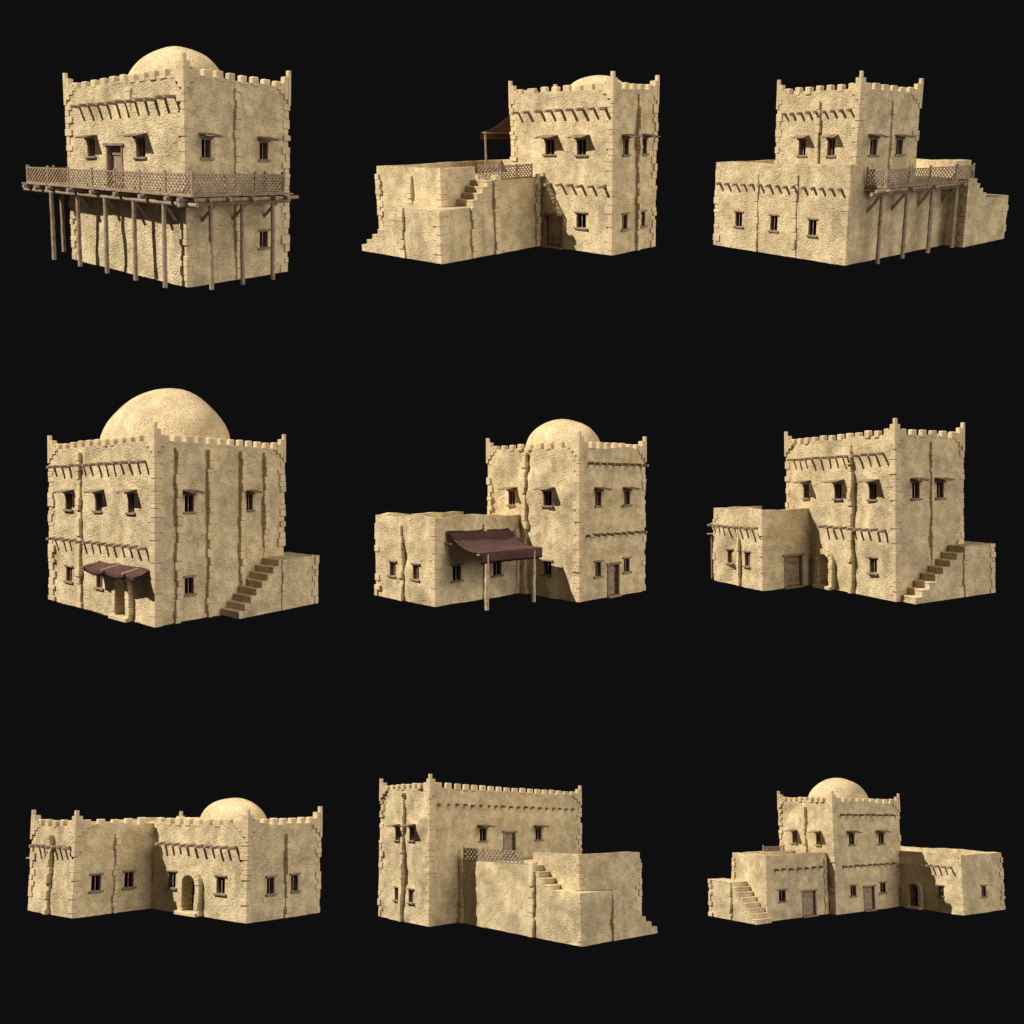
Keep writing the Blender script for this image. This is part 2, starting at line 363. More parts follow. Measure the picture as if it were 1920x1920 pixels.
        for k in range(n):
            a0 = math.pi*k/n+.008; a1 = math.pi*(k+1)/n-.008; R = r+.34+rg.uniform(-.02, .02); p = pr+rg.uniform(-.04, .02)
            def Q(a, rad, o): return P(um+rad*math.cos(a), o, zs+rad*math.sin(a))
            c8 = [Q(a0, r, -.6), Q(a1, r, -.6), Q(a1, R, -.6), Q(a0, R, -.6), Q(a0, r, p), Q(a1, r, p), Q(a1, R, p), Q(a0, R, p)]
            mb.hexa(c8, 0, .014)
        o = s.put('arched_doorway', mb, M_ST)
        t = MB(); t.box(P(um-r-.28, -.9, -.01), P(um+r+.36, .46, z0-.04), 0, .02); s.put('threshold', t, M_ST, o)
        return o
    def openings(s, lst):
        out = []
        for f in lst:
            if f[0] in 'AW': out.append(tuple(f[1:5]))
            elif f[0] == 'D': out.append((f[1], f[2], max(f[3], .0)+.02, f[4]))
            elif f[0] == 'R': out.append((f[1]-.5, f[1]+.5, .2, 2.19))
        return out
    def dress(s, F, lst):
        for f in lst:
            if f[0] in 'AW': s.window(F, *f[1:5], f[0] == 'A')
            elif f[0] == 'D': s.door(F, *f[1:5])
            elif f[0] == 'R': s.arch(F, f[1])
            elif f[0] == 'B': s.beams(F, *f[1:])
            elif f[0] == 'S': s.strip(F, *f[1:])
    def lattice(s, name, a, b, z0, z1, nrm, parent, sp=.25, mat=None, sw=.055):
        """panel of crossing slats between plan points a and b"""
        mb = MB(); a = Vector((a[0], a[1], 0)); b = Vector((b[0], b[1], 0)); L = (b-a).length; d = (b-a)/L; H = z1-z0; n = Vector((nrm[0], nrm[1], 0))
        for sgn, off in ((1, .02), (-1, -.02)):
            k = -H
            while k < L:
                if sgn > 0: p = [(k, 0), (k+H, H)]
                else: p = [(k+H, 0), (k, H)]
                (ua, za), (ub, zb) = p
                def clip(u, z, U, Z):
                    if u < 0: t = (0-u)/(U-u); return 0, z+(Z-z)*t
                    if u > L: t = (L-u)/(U-u); return L, z+(Z-z)*t
                    return u, z
                q0 = clip(ua, za, ub, zb); q1 = clip(ub, zb, ua, za)
                if math.hypot(q0[0]-q1[0], q0[1]-q1[1]) > .05:
                    A = a+d*q0[0]+n*off+Vector((0, 0, z0+q0[1])); B = a+d*q1[0]+n*off+Vector((0, 0, z0+q1[1]))
                    mb.bar(A, B, sw, .024, n)
                k += sp
        # frame rails of the panel, top and bottom
        for zz in (z0, z1): mb.bar(a+Vector((0, 0, zz)), b+Vector((0, 0, zz)), .055, .05, n)
        return s.put(name, mb, mat or M_GW, parent)
    def railing(s, pts, z0, parent, hgt=.82, closed=False, post=.05, extra=.14, mat=None, sp=.25, sw=.055):
        for p in pts:
            mb = MB(); mb.box((p[0]-post, p[1]-post, z0-.12), (p[0]+post, p[1]+post, z0+hgt+extra), 0, .01); s.put('rail_post', mb, mat or M_GW, parent)
        for p, q in zip(pts, pts[1:]):
            d = Vector((q[0]-p[0], q[1]-p[1])); L = d.length; d /= L; n = (d.y, -d.x)
            g = post+.003
            s.lattice('lattice_panel', (p[0]+d.x*g, p[1]+d.y*g), (q[0]-d.x*g, q[1]-d.y*g), z0+.03, z0+hgt, n, parent, mat=mat, sp=sp, sw=sw)
    def stairs(s, prof, fixed, base=0.0, name='staircase', step_ax='x', wall_skip=None):
        """prof: list of (u0,u1,top); fixed: (v0,v1) extent across; steps run along step_ax"""
        mb = MB(); r = s.rng
        for (a, b, top) in prof:
            v0, v1 = fixed; j = r.uniform(-.015, .02)
            if step_ax == 'x': mb.box((a, v0-abs(j), base), (b, v1, top), 0, .0)
            else: mb.box((v0-abs(j), a, base), (v1, b, top), 0, .0)
            # worn nosing slab, a hair wider than the flight
            n = .035
            if step_ax == 'x': mb.box((a-n, v0-abs(j)-.02, top-.09), (b+n*.4, v1, top+.006), 0, .03)
            else: mb.box((v0-abs(j)-.02, a-n, top-.09), (v1, b+n*.4, top+.006), 0, .03)
        return s.put(name, mb, M_PL)
    def cloth(s, name, P00, P10, P01, P11, sag, wave=0.0, hem=0.0, hemdir=(0, 0, -1), nu=26, nv=14, ribs=1, parent=None, th=.02):
        """cloth between wall edge P00-P10 and outer edge P01-P11; sag = droop across; ribs = spans between poles"""
        P00, P10, P01, P11 = map(Vector, (P00, P10, P01, P11)); rows = []
        for j in range(nv+1):
            v = j/nv; row = []
            for i in range(nu+1):
                u = i/nu; p = P00.lerp(P10, u).lerp(P01.lerp(P11, u), v)
                p.z -= sag*math.sin(math.pi*v)**1.0
                p.z -= wave*abs(math.sin(math.pi*u*ribs))*(.25+.75*v)
                p.z += .03*noise.noise(Vector((u*5, v*4, s.seed)))
                row.append(p)
            rows.append(row)
        if hem:
            for k in (1, 2, 3):
                rows.append([p+Vector(hemdir)*hem*k/3+Vector((0, 0, .015*math.sin(i*1.7+k))) for i, p in enumerate(rows[nv])])
        R = len(rows); vs = [p for r_ in rows for p in r_]; N = nu+1; k = len(vs)
        dn = Vector((-.004, -.004, -th)); vs2 = [p+dn for p in vs]
        fs = []
        for j in range(R-1):
            for i in range(nu): q = (j*N+i, j*N+i+1, (j+1)*N+i+1, (j+1)*N+i); fs.append(q); fs.append(tuple(x+k for x in q[::-1]))
        for i in range(nu):
            fs.append((i, i+k, i+1+k, i+1)); a = (R-1)*N; fs.append((a+i, a+i+1, a+i+1+k, a+i+k))
        for j in range(R-1):
            fs.append((j*N, (j+1)*N, (j+1)*N+k, j*N+k)); a = nu; fs.append((j*N+a, j*N+a+k, (j+1)*N+a+k, (j+1)*N+a))
        mb = MB(); mb.add(vs+vs2, fs, 0, True); return s.put(name, mb, M_CL, parent)
    def pole(s, name, a, b, r, parent=None, mat=None, seg=4, wob=.012, n=10):
        mb = MB(); mb.tube(a, b, r, n, r*.92, wob, seg); return s.put(name, mb, mat or M_GW, parent)
# =================================================================== the nine buildings
LX = lambda c: ('x', c, -1)     # wall facing the left front
RY = lambda c: ('y', c, -1)     # wall facing the right front
def corners(b, x0, x1, y0, y1, z0, z1, which='all', **kw):
    for (x, y, dx, dy) in ((x0, y0, 1, 1), (x1, y0, -1, 1), (x0, y1, 1, -1), (x1, y1, -1, -1)):
        k = ('0' if x == x0 else '1')+('0' if y == y0 else '1')
        if which == 'all' or k in which: b.quoin(x, y, dx, dy, z0, z1, **kw)
def crown(b, x0, x1, y0, y1, z=None, skip=(), pins=('00', '10', '01', '11'), upto=1e9):
    b.merlons(x0, x1, y0, y1, skip, z, upto)
    for (x, y, dx, dy) in ((x0, y0, 1, 1), (x1, y0, -1, 1), (x0, y1, 1, -1), (x1, y1, -1, -1)):
        k = ('0' if x == x0 else '1')+('0' if y == y0 else '1')
        if k in pins: b.pinnacle(x, y, dx, dy, z)
HQ = 8.55

# ---- 1: domed house with a wooden balcony on stilts
random.seed(1)
b = Building(1, 'balcony_house', 'square domed house with a long wooden lattice balcony on stilts round two sides'); W, L = 7.38, 9.33; b.amp = .06
lf = [('A', 7.05, 7.69, 5.75, 6.62), ('A', 2.98, 3.71, 5.75, 6.62), ('D', 4.75, 6.1, 4.28, 6.38), ('B', 8.19, .75, 8.35, 11, -.1, .66), ('S', 4.2, 5.0, 9.0, .045, .4)]
rf = [('A', 1.1, 1.75, 5.77, 6.62), ('A', 5.22, 5.85, 5.77, 6.62), ('W', 5.22, 5.85, 1.42, 2.25), ('S', 3.6, .02, 9.0, .12, .4)]
b.block(0, W, 0, L, 0, 9.3, 9.0, {'x-': b.openings(lf), 'y-': b.openings(rf)}, wave=.07)
b.dress(LX(0), lf); b.dress(RY(0), rf); corners(b, 0, W, 0, L, 0, HQ, pr=.07); crown(b, 0, W, 0, L)
b.dome(W/2, L/2, 2.72, 2.38, 9.0)
dk = MB(); bx, by, ex, ey = -1.17, -1.60, 6.1, 12.1
r = b.rng; y = by                       # deck planks, laid across the joists
while y < ey:
    w = .27; dk.box((bx+r.uniform(-.05, .04), y+.006, 4.13), (.03 if y < L-.02 and y > -.05 else 2.6, min(y+w, ey)-.006, 4.19+r.uniform(0, .015))) if not (y < 0) else None; y += w
x = bx
while x < ex:
    w = .27; dk.box((x+.006, by+r.uniform(-.05, .04), 4.133), (x+w-.006, -.02 if x > -.1 else -.03, 4.19+r.uniform(0, .015))); x += w
bal = b.put('balcony', dk, M_GW)
for yy in (-.95, .05, 1.9, 3.95, 5.85, 7.7, 9.6, 10.6, 11.7): b.pole('joist', (bx-.22+r.uniform(-.06, .06), yy, 4.0), (.3 if 0 < yy < L else 2.6, yy, 4.03), .105, bal)
for xx in (.0, 1.35, 2.95, 4.55, 5.5): b.pole('joist', (xx, by-.28+r.uniform(-.06, .06), 4.0), (xx, .3, 4.03), .105, bal)
b.pole('edge_log', (-.84, -1.75, 3.79), (-.84, 12.3, 3.79), .115, bal, seg=10)
b.pole('edge_log', (-1.35, -.94, 3.80), (6.5, -.94, 3.80), .115, bal, seg=8)
b.pole('edge_log', (-.9, -1.52, 3.99), (6.6, -1.45, 3.99), .10, bal, seg=8)
b.pole('edge_log', (-.84, 11.6, 3.82), (2.8, 11.6, 3.82), .11, bal)
for (px, py) in ((-.84, 9.9), (1.1, 11.6), (-.84, 7.6), (-.84, 5.3), (-.84, 3.0), (-.84, .72), (.8, -.94), (3.0, -.94), (5.25, -.94)):
    b.pole('stilt', (px, py, -.02), (px+r.uniform(-.02, .02), py, 3.74), .125, bal, seg=6)
    if py > 8: continue
    if px < 0: b.pole('brace', (px+.02, py-.02, 3.72), (-.02, py+.02, 2.95), .085, bal)
    else: b.pole('brace', (px+.28, py+.02, 3.72), (px+.28, .02, 2.95), .085, bal)
ry = [-1.42, .51, 2.45, 4.40, 6.26, 8.26, 10.08, 11.95]
b.railing([(-.87, q) for q in ry], 4.2, bal, .86)
b.railing([(-.77+0*q, -1.42) if k == 0 else (q, -1.42) for k, q in enumerate((-.77, 1.35, 3.45, 5.55))], 4.2, bal, .86)
b.railing([(-.77, 11.95), (.9, 11.95), (2.5, 11.95)], 4.2, bal, .86)
b.railing([(5.55, -1.30), (5.55, -.1)], 4.2, bal, .86)

# ---- 2: tower with a low wing, outside stair and roof canopy
random.seed(2)
b = Building(2, 'tower_house', 'tall square tower with a shallow dome, beside a wing with dark roof canopy and stair'); W, L = 4.95, 7.13; A, y0, y1, w = 7.89, 5.04, 12.16, 1.01
lf = [('A', 4.0, 4.68, 5.66, 6.56), ('A', 1.77, 2.42, 5.66, 6.56), ('W', 1.77, 2.45, 1.4, 2.26), ('D', 3.42, 4.80, -.02, 2.09), ('B', 6.45, .5, 8.22, 9), ('B', 4.28, .5, 3.88, 6)]
rf = [('A', 1.2, 1.82, 5.66, 6.56), ('A', 3.28, 3.88, 5.66, 6.56), ('W', 1.16, 1.78, 1.4, 2.26), ('W', 3.25, 3.83, 1.4, 2.26), ('S', 2.85, 0, 9.05, .20, .3)]
b.block(0, W, 0, L, 0, 9.3, 9.0, {'x-': b.openings(lf), 'y-': b.openings(rf)}, wave=.08)
b.dress(LX(0), lf); b.dress(RY(0), rf); corners(b, 0, W, 0, L, 0, HQ); crown(b, 0, W, 0, L); b.dome(2.5, 2.6, 1.95, 1.28, 9.0)
# low terrace in front, tall parapet block behind, stair in two flights round it
b.block(-A+w+2.37, -.001, y0, y0+w+.3, 0, 4.28, 4.275, {}, skip=('x+',), wave=0, t=0, name='terrace')
b.block(-A+w, -.002, y0+w, y1-.1, 0, 5.08, 4.26, {}, skip=('x+',), wave=.03, low={'y-': 4.25}, name='wing_wall')
b.block(-.003, 4.7, L+.002, y1-.1, 0, 5.08, 4.25, {}, skip=('x-', 'y-'), wave=.03, name='rear_wing')
pb = MB(); pb.box((-A+w+.005, y0+w+.01, 4.2), (-4.1, y0+w+.3, 5.07), 0, .04); b.put('parapet', pb, M_PL)
b.block(-A, -5.70, y0, 8.25, 0, 2.9, 2.895, {}, skip=('x+', 'y+'), wave=0, t=0, name='landing')
b.stairs([(-5.70, -5.28, 3.28), (-5.28, -4.90, 3.63), (-4.90, -4.52, 3.97), (-4.52, -4.1, 4.30)], (y0+.01, y0+w+.1))
b.stairs([(8.25+.557*k, 8.25+.557*(k+1), 2.9-.36*(k+1)) for k in range(7)], (-A+.01, -A+w+.1), step_ax='y')
b.quoin(-A, y0, 1, 1, 0, 2.85); b.quoin(-A+w, y0+w, 1, 1, 2.92, 4.7); b.quoin(-A+w, y1-.1, 1, -1, 1.2, 4.6)
b.strip(LX(-A), 8.04, 0, 2.9, .12); b.strip(LX(-A+w), 8.85, 2.95, 4.6, .14)
b.strip(RY(y0), -.32, 0, 4.5, .14, .34); b.strip(RY(y0), -3.84, 0, 4.58, .17); b.strip(RY(y0), -5.72, 0, 2.92, .13)
rl = MB(); rl.box((-3.3, y0+.02, 4.285), (-.05, y0+.12, 4.32)); rr = b.put('terrace_railing', rl, M_WD)
b.railing([(-3.3, y0+.07), (-1.95, y0+.07), (-.66, y0+.07)], 4.3, rr, .78, mat=M_WD, extra=.06, post=.035)
b.railing([(-3.3, y0+.2), (-3.3, y0+1.6)], 4.3, rr, .78, mat=M_WD, extra=.06, post=.035)
cn = b.cloth('roof_canopy', (2.2, L+.05, 8.2), (.05, L+.05, 8.2), (2.2, 8.8, 7.02), (-1.1, 8.8, 7.02), .20, 0, .42)
for px in (-.95, 2.0): b.pole('post', (px, 8.5, 4.2), (px, 8.5, 7.1), .07, cn)
b.pole('cross_pole', (-1.1, 8.58, 7.02), (2.3, 8.58, 7.02), .05, cn)

# ---- 3: tower on a long low house, side balcony and stair
random.seed(3)
b = Building(3, 'roof_tower_house', 'square tower on a long flat-roofed house, wooden balcony and stair on its right'); L, XW = 11.69, 12.82; a, bb, Wt, Lt = 1.05, .15, 5.5, 6.67; w = 1.46
lf = [('W', 9.05, 9.70, 1.42, 2.3), ('W', 5.83, 6.48, 1.42, 2.3), ('W', 2.48, 3.15, 1.42, 2.3), ('B', 11.25, .62, 4.04, 15, -.08), ('S', 7.78, 0, 4.75, .17, .36), ('S', 4.33, 0, 4.76, .17, .36)]
b.block(0, XW, 0, L, 0, 5.36, 4.27, {'x-': b.openings(lf)}, wave=.05, low={'y-': 4.26})
pb = MB(); pb.box((0.003, .003, 4.2), (1.6, .3, 5.36), 0, .03); b.put('parapet', pb, M_PL)
pb = MB(); pb.box((10.25, .003, 4.2), (XW-.003, .3, 5.37), 0, .03); b.put('parapet', pb, M_PL)
b.dress(LX(0), lf); b.quoin(0, 0, 1, 1, 0, 4.85, pr=.05); b.quoin(0, L, 1, -1, 0, 4.85); b.quoin(XW, L, -1, -1, 0, 4.85); b.quoin(XW, 0, -1, 1, 3.0, 4.85)
tl = [('A', 4.27, 4.88, 5.83, 6.72), ('A', 1.89, 2.5, 5.83, 6.72), ('B', 6.15, .8, 8.2, 9, -.05), ('S', 3.35, 4.4, 8.8, .2, .36)]
tr = [('A', 2.24, 2.87, 5.85, 6.72), ('A', 4.64, 5.25, 5.85, 6.72), ('S', 4.12, 4.3, 8.8, .16, .28)]
b.block(a, a+Wt, bb, bb+Lt, 4.2, 9.3, 9.0, {'x-': b.openings(tl), 'y-': b.openings(tr)}, wave=.06, name='tower')
b.dress(LX(a), tl); b.dress(RY(bb), tr); corners(b, a, a+Wt, bb, bb+Lt, 4.28, HQ); crown(b, a, a+Wt, bb, bb+Lt)
xs, xe = 9.01, 14.66
b.stairs([(xs, 10.5, 4.28), (10.5, 11.05, 3.95), (11.05, 11.7, 3.62), (11.7, 12.35, 3.3), (12.35, xe, 2.96)], (-w, -.01))
b.quoin(xs, -w, 1, 1, 0, 4.2, pr=.04); b.quoin(xe, -w, -1, 1, 0, 2.95); b.quoin(xe, .9, -1, -1, 0, 2.9)
b.block(XW, xe, -.01, .9, 0, 2.96, 2.955, {}, skip=('x-', 'y-'), t=0, wave=0, name='landing')
r = b.rng; dk = MB(); x = 1.72
while x < xs-.05: dk.box((x+.006, -1.62+r.uniform(-.04, .03), 4.13), (min(x+.27, xs-.03)-.006, .02, 4.19+r.uniform(0, .012))); x += .27
bal = b.put('balcony', dk, M_GW)
for xx in (1.85, 4.0, 6.2, 8.4): b.pole('joist', (xx, -1.84, 4.0), (xx, .2, 4.0), .11, bal)
b.pole('edge_log', (1.3, -.90, 3.8), (8.97, -.90, 3.82), .115, bal, seg=8)
b.pole('edge_log', (1.0, -1.45, 4.0), (8.9, -1.48, 4.02), .10, bal, seg=8)
for xx in (2.3, 4.62, 6.95, 8.75):
    b.pole('stilt', (xx, -.90, -.02), (xx+r.uniform(-.02, .02), -.90, 3.75), .125, bal, seg=6)
    b.pole('brace', (xx-.12, -.86, 3.70), (xx-.12, .02, 2.75), .09, bal)
b.railing([(1.89, -1.47), (3.97, -1.47), (5.95, -1.47), (8.0, -1.47)], 4.2, bal, .88)
b.railing([(8.13, -1.42), (9.95, -1.38)], 4.29, bal, .80)
b.railing([(1.89, -.06), (1.89, -1.36)], 4.2, bal, .88)

# ---- 4: the big domed cube with a side stair
random.seed(4)
b = Building(4, 'great_dome_house', 'two storey cube under the biggest dome, short brown cloth over its arched door'); W, L = 10.32, 10.38; w = 1.41; b.amp = .06
lf = [('A', 8.05, 8.72, 5.65, 6.6), ('A', 5.0, 5.66, 5.65, 6.6), ('A', 1.87, 2.5, 5.65, 6.62), ('W', 8.05, 8.68, 1.38, 2.25), ('W', 4.95, 5.58, 1.38, 2.25), ('B', 9.85, .89, 8.24, 13, -.1), ('B', 9.85, .89, 3.89, 13, -.1), ('S', 7.2, 0, 9.0, .2, .38), ('R', 2.88)]
rf = [('A', 2.01, 2.66, 5.7, 6.6), ('A', 6.84, 7.44, 5.7, 6.6), ('W', 2.01, 2.66, 1.4, 2.28), ('S', 1.5, 0, 9.0, .24, .36), ('S', 3.7, 0, 9.0, .24, .36), ('S', 6.38, 1.0, 9.0, .24, .36), ('S', 8.5, 2.0, 9.0, .24, .36)]
b.block(0, W, 0, L, 0, 9.3, 9.0, {'x-': b.openings(lf), 'y-': b.openings(rf)}, wave=.04, foot=.14)
b.dress(LX(0), lf); b.dress(RY(0), rf); corners(b, 0, W, 0, L, 0, HQ, pr=.08, w=(.36, .52)); crown(b, 0, W, 0, L)
b.dome(W/2-.28, L/2+.12, 4.12, 3.92, 9.0)
st = [(4.6+.51*k, 4.6+.51*(k+1), .36*(k+1)) for k in range(7)]+[(8.17, 11.78, 2.88)]
b.stairs(st, (-w, -.01)); b.block(W, 11.78, -.02, 1.0, 0, 2.88, 2.875, {}, skip=('x-', 'y-'), t=0, wave=0, name='landing')
b.strip(RY(-w-.02), 8.62, 0, 2.9, .10, .36); b.quoin(11.78, -w-.02, -1, 1, 0, 2.9); b.quoin(11.78, 1.0, -1, -1, 0, 2.85)
cn = b.cloth('door_awning', (-.02, 5.25, 2.92), (-.02, .42, 2.9), (-1.05, 5.25, 2.72), (-1.05, .42, 2.72), .06, .16, .24, nu=60, ribs=2.45)
for u in (5.2, 3.28, 1.32): b.pole('awning_pole', (.1, u, 2.84), (-1.22, u, 2.66), .07, cn)

# ---- 5: domed tower with a wide brown awning
random.seed(5)
b = Building(5, 'awning_house', 'domed tower whose low left wing is shaded by a wide brown awning on posts'); W, L, A, y0, y1 = 7.04, 8.2, 6.8, 4.75, 11.18; b.amp = .12
lf = [('A', 5.4, 6.05, 5.7, 6.62), ('A', 2.2, 2.89, 5.7, 6.62), ('W', 2.22, 2.89, 1.4, 2.25), ('S', 4.4, 0, 9.1, .2, .38)]
rf = [('A', 1.64, 2.31, 5.73, 6.62), ('A', 4.77, 5.41, 5.73, 6.62), ('W', 1.66, 2.29, 1.4, 2.28), ('W', 4.74, 5.38, 1.42, 2.28), ('D', 2.9, 4.25, -.02, 2.1), ('B', .8, 6.6, 8.29, 9), ('B', .75, 6.53, 3.94, 9)]
b.block(0, W, 0, L, 0, 9.3, 9.0, {'x-': b.openings(lf), 'y-': b.openings(rf)}, wave=.10, foot=.05)
b.dress(LX(0), lf); b.dress(RY(0), rf); corners(b, 0, W, 0, L, 0, HQ); crown(b, 0, W, 0, L); b.dome(W/2, L/2, 2.7, 2.4, 9.0)
wl = [('W', 8.94, 9.6, 1.42, 2.26), ('W', 6.42, 7.08, 1.42, 2.28), ('S', 8.2, 0, 4.6, .2, .38)]
wr = [('W', -5.48, -4.81, 1.36, 2.26), ('W', -2.31, -1.63, 1.36, 2.26), ('S', -3.0, 0, 4.6, .15, .34), ('S', -.25, 0, 4.2, .12, .4)]
b.block(-A, -.002, y0, y1, 0, 5.1, 4.35, {'x-': b.openings(wl), 'y-': b.openings(wr)}, skip=('x+',), wave=.15, name='wing_wall')
b.dress(LX(-A), wl); b.dress(RY(y0), wr); b.quoin(-A, y0, 1, 1, 0, 4.6); b.quoin(-A, y1, 1, -1, 0, 4.6)
cn = b.cloth('awning', (-5.94, y0-.03, 4.32), (-1.11, y0-.03, 4.26), (-5.8, 2.0, 3.22), (-.98, 2.0, 3.22), .36, 0, .60, ribs=1)
for px, py in ((-5.27, 2.1), (-1.6, 2.1)): b.pole('post', (px, py, -.02), (px, py, 3.1), .125, cn, mat=M_PW, seg=8, wob=.02)
b.pole('cross_pole', (-5.95, 2.12, 3.12), (-.95, 2.12, 3.12), .06, cn)
b.pole('side_pole', (-6.05, y0+.1, 3.62), (-6.0, y0-.5, 3.6), .07, cn); b.pole('side_pole', (-.9, y0+.1, 4.0), (-.9, y0-.45, 3.98), .07, cn)

# ---- 6: plain tall block with wing and stair
random.seed(6)
b = Building(6, 'flat_roofed_house', 'tall crenellated block without dome, low wing on its left, stair on its right'); W, L, A, y0, y1, w = 5.95, 10.52, 3.68, 7.62, 14.02, 1.19; b.amp = .12
lf = [('A', 7.81, 8.46, 5.66, 6.58), ('A', 4.67, 5.32, 5.66, 6.58), ('A', 1.57, 2.22, 5.66, 6.6), ('W', 1.57, 2.2, 1.42, 2.27), ('S', 3.75, 0, 8.95, .24, .36), ('B', 9.57, .9, 8.23, 13, -.12), ('B', 6.16, .9, 3.91, 9, -.1), ('R', 6.08)]
rf = [('A', 1.44, 2.1, 5.72, 6.65), ('A', 3.6, 4.23, 5.72, 6.65), ('S', 3.18, 1.8, 8.95, .16, .28)]
b.block(0, W, 0, L, 0, 9.3, 9.0, {'x-': b.openings(lf), 'y-': b.openings(rf)}, wave=.12)
b.dress(LX(0), lf); b.dress(RY(0), rf); corners(b, 0, W, 0, L, 0, HQ); crown(b, 0, W, 0, L)
wl = [('W', 11.5, 12.15, 1.38, 2.27), ('W', 9.2, 9.85, 1.38, 2.27), ('S', 10.66, 0, 4.56, .13, .26), ('B', 13.91, 8.25, 3.84, 9, -.1)]
wr = [('D', -2.05, -.62, -.02, 2.09)]
b.block(-A, -.002, y0, y1, 0, 5.0, 4.35, {'x-': b.openings(wl), 'y-': b.openings(wr)}, skip=('x+',), wave=.10, name='wing_wall')
b.dress(LX(-A), wl); b.dress(RY(y0), wr); b.quoin(-A, y0, 1, 1, 0, 4.55, pr=.05); b.quoin(-A, y1, 1, -1, 0, 4.6)
st = [(.41+.60*k, .41+.60*(k+1), .365*(k+1)) for k in range(7)]+[(4.6, 7.51, 2.93)]
b.stairs(st, (-w, -.01)); b.block(W, 7.51, -.02, 1.0, 0, 2.93, 2.925, {}, skip=('x-', 'y-'), t=0, wave=0, name='landing')
b.strip(RY(-w-.02), 4.78, 0, 2.93, .12, .36); b.quoin(7.51, -w-.02, -1, 1, 0, 2.95); b.quoin(7.51, 1.0, -1, -1, 0, 2.9)
cn = b.cloth('rear_awning', (-3.4, y1+.02, 3.35), (-.5, y1+.02, 3.35), (-3.5, y1+1.15, 3.15), (-.4, y1+1.15, 3.15), .1, .05, .45)
b.pole('awning_pole', (-3.45, y1-.2, 3.2), (-3.45, y1+1.3, 3.12), .06, cn)
b.pole('post', (-3.3, y1+.95, 0), (-3.3, y1+.95, 3.1), .08, cn)
b.pole('roof_beam', (-3.3, y1-.3, 3.85), (-3.3, y1+1.05, 3.82), .09)

# ---- 7: single storey L with a dome
random.seed(7)
b = Building(7, 'single_storey_house', 'low one storey L shaped house with small dome and stone arched doorway'); W, L, A, y0, y1 = 6.43, 12.2, 5.2, 7.31, 12.21; H = 4.9
lf = [('W', 5.35, 5.98, 1.33, 2.2), ('W', 1.57, 2.21, 1.33, 2.2), ('R', 4.05), ('B', 6.35, .81, 3.76, 10)]
rf = [('W', 1.70, 2.36, 1.34, 2.18), ('W', 3.82, 4.46, 1.34, 2.18), ('S', 3.38, 0, 4.4, .2, .34)]
b.block(0, W, 0, L, 0, H, 4.6, {'x-': b.openings(lf), 'y-': b.openings(rf)}, wave=.17)
b.dress(LX(0), lf); b.dress(RY(0), rf); corners(b, 0, W, 0, L, 0, 4.15, '00 10 11'); crown(b, 0, W, 0, L, H, skip=('x+', 'y+'), pins=('00', '10'), upto=7.0); b.pinnacle(W, L, -1, -1, H-.4)
b.dome(3.25, 3.95, 2.1, 1.72, 4.6)
wl = [('B', 11.42, 7.82, 3.75, 7), ('S', 9.86, 0, 4.4, .28, .34)]
wr = [('W', -4.07, -3.42, 1.34, 2.2), ('W', -1.88, -1.24, 1.34, 2.2), ('S', -2.52, 0, 4.4, .15, .3)]
b.block(-A, -.002, y0, y1-.01, 0, H, 4.59, {'x-': b.openings(wl), 'y-': b.openings(wr)}, skip=('x+',), wave=.17, name='wing_wall')
b.dress(LX(-A), wl); b.dress(RY(y0), wr); corners(b, -A, 0, y0, y1, 0, 4.15, '00 01'); crown(b, -A, 0, y0, y1, H, skip=('x+', 'y+'), pins=('00', '01'))
cn = b.cloth('rear_awning', (-4.9, y1+.02, 3.1), (-2.5, y1+.02, 3.1), (-5.0, y1+.9, 2.95), (-2.4, y1+.9, 2.95), .08, .04, .4)
b.pole('awning_pole', (-4.95, y1-.2, 3.0), (-4.95, y1+1.0, 2.92), .06, cn)

# ---- 8: long tall house, terrace and stair in front
random.seed(8)
b = Building(8, 'terrace_house', 'long tall crenellated house without dome, terrace with lattice railing projecting from its front'); W, L = 15.0, 6.82; xa, Bd, xe, w = 2.43, 10.8, 9.6, .9; b.amp = .105
lf = [('A', 4.04, 4.66, 5.62, 6.53), ('A', 2.10, 2.72, 5.62, 6.53), ('W', 4.0, 4.62, 1.39, 2.25), ('W', 2.07, 2.70, 1.39, 2.25), ('S', 3.5, 0, 9.0, .26, .34)]
rf = [('A', 4.34, 5.0, 5.58, 6.5), ('A', 9.89, 10.56, 5.58, 6.5), ('D', 6.6, 7.86, 4.27, 6.27), ('B', .65, 13.96, 8.12, 19, .1, .32)]
b.block(0, W, 0, L, 0, 9.3, 9.0, {'x-': b.openings(lf), 'y-': b.openings(rf)}, wave=.05)
b.dress(LX(0), lf); b.dress(RY(0), rf); corners(b, 0, W, 0, L, 0, HQ); crown(b, 0, W, 0, L)
b.block(xa, 10.3, -6.9, -.01, 0, 4.29, 4.28, {}, skip=('y+',), wave=0, t=0, name='terrace')
b.block(xa+w, 9.15, -Bd+w, -6.0, 0, 5.04, 4.27, {}, skip=('y+',), wave=.03, name='parapet_block', low={'x+': 4.75})
sf = [(-6.9-.46*(k+1), -6.9-.46*k, 4.29-.36*(k+1)) for k in range(3)]
b.stairs(sf, (xa+.01, xa+w+.1), step_ax='y')
b.block(xa, 5.9, -Bd, -8.27, 0, 2.93, 2.925, {}, skip=('y+', 'x+'), wave=0, t=0, name='landing')
b.stairs([(5.9+.53*k, 5.9+.53*(k+1)+(.04 if k == 6 else 0), 2.93-.36*(k+1)) for k in range(7)], (-Bd+.01, -Bd+w+.1))
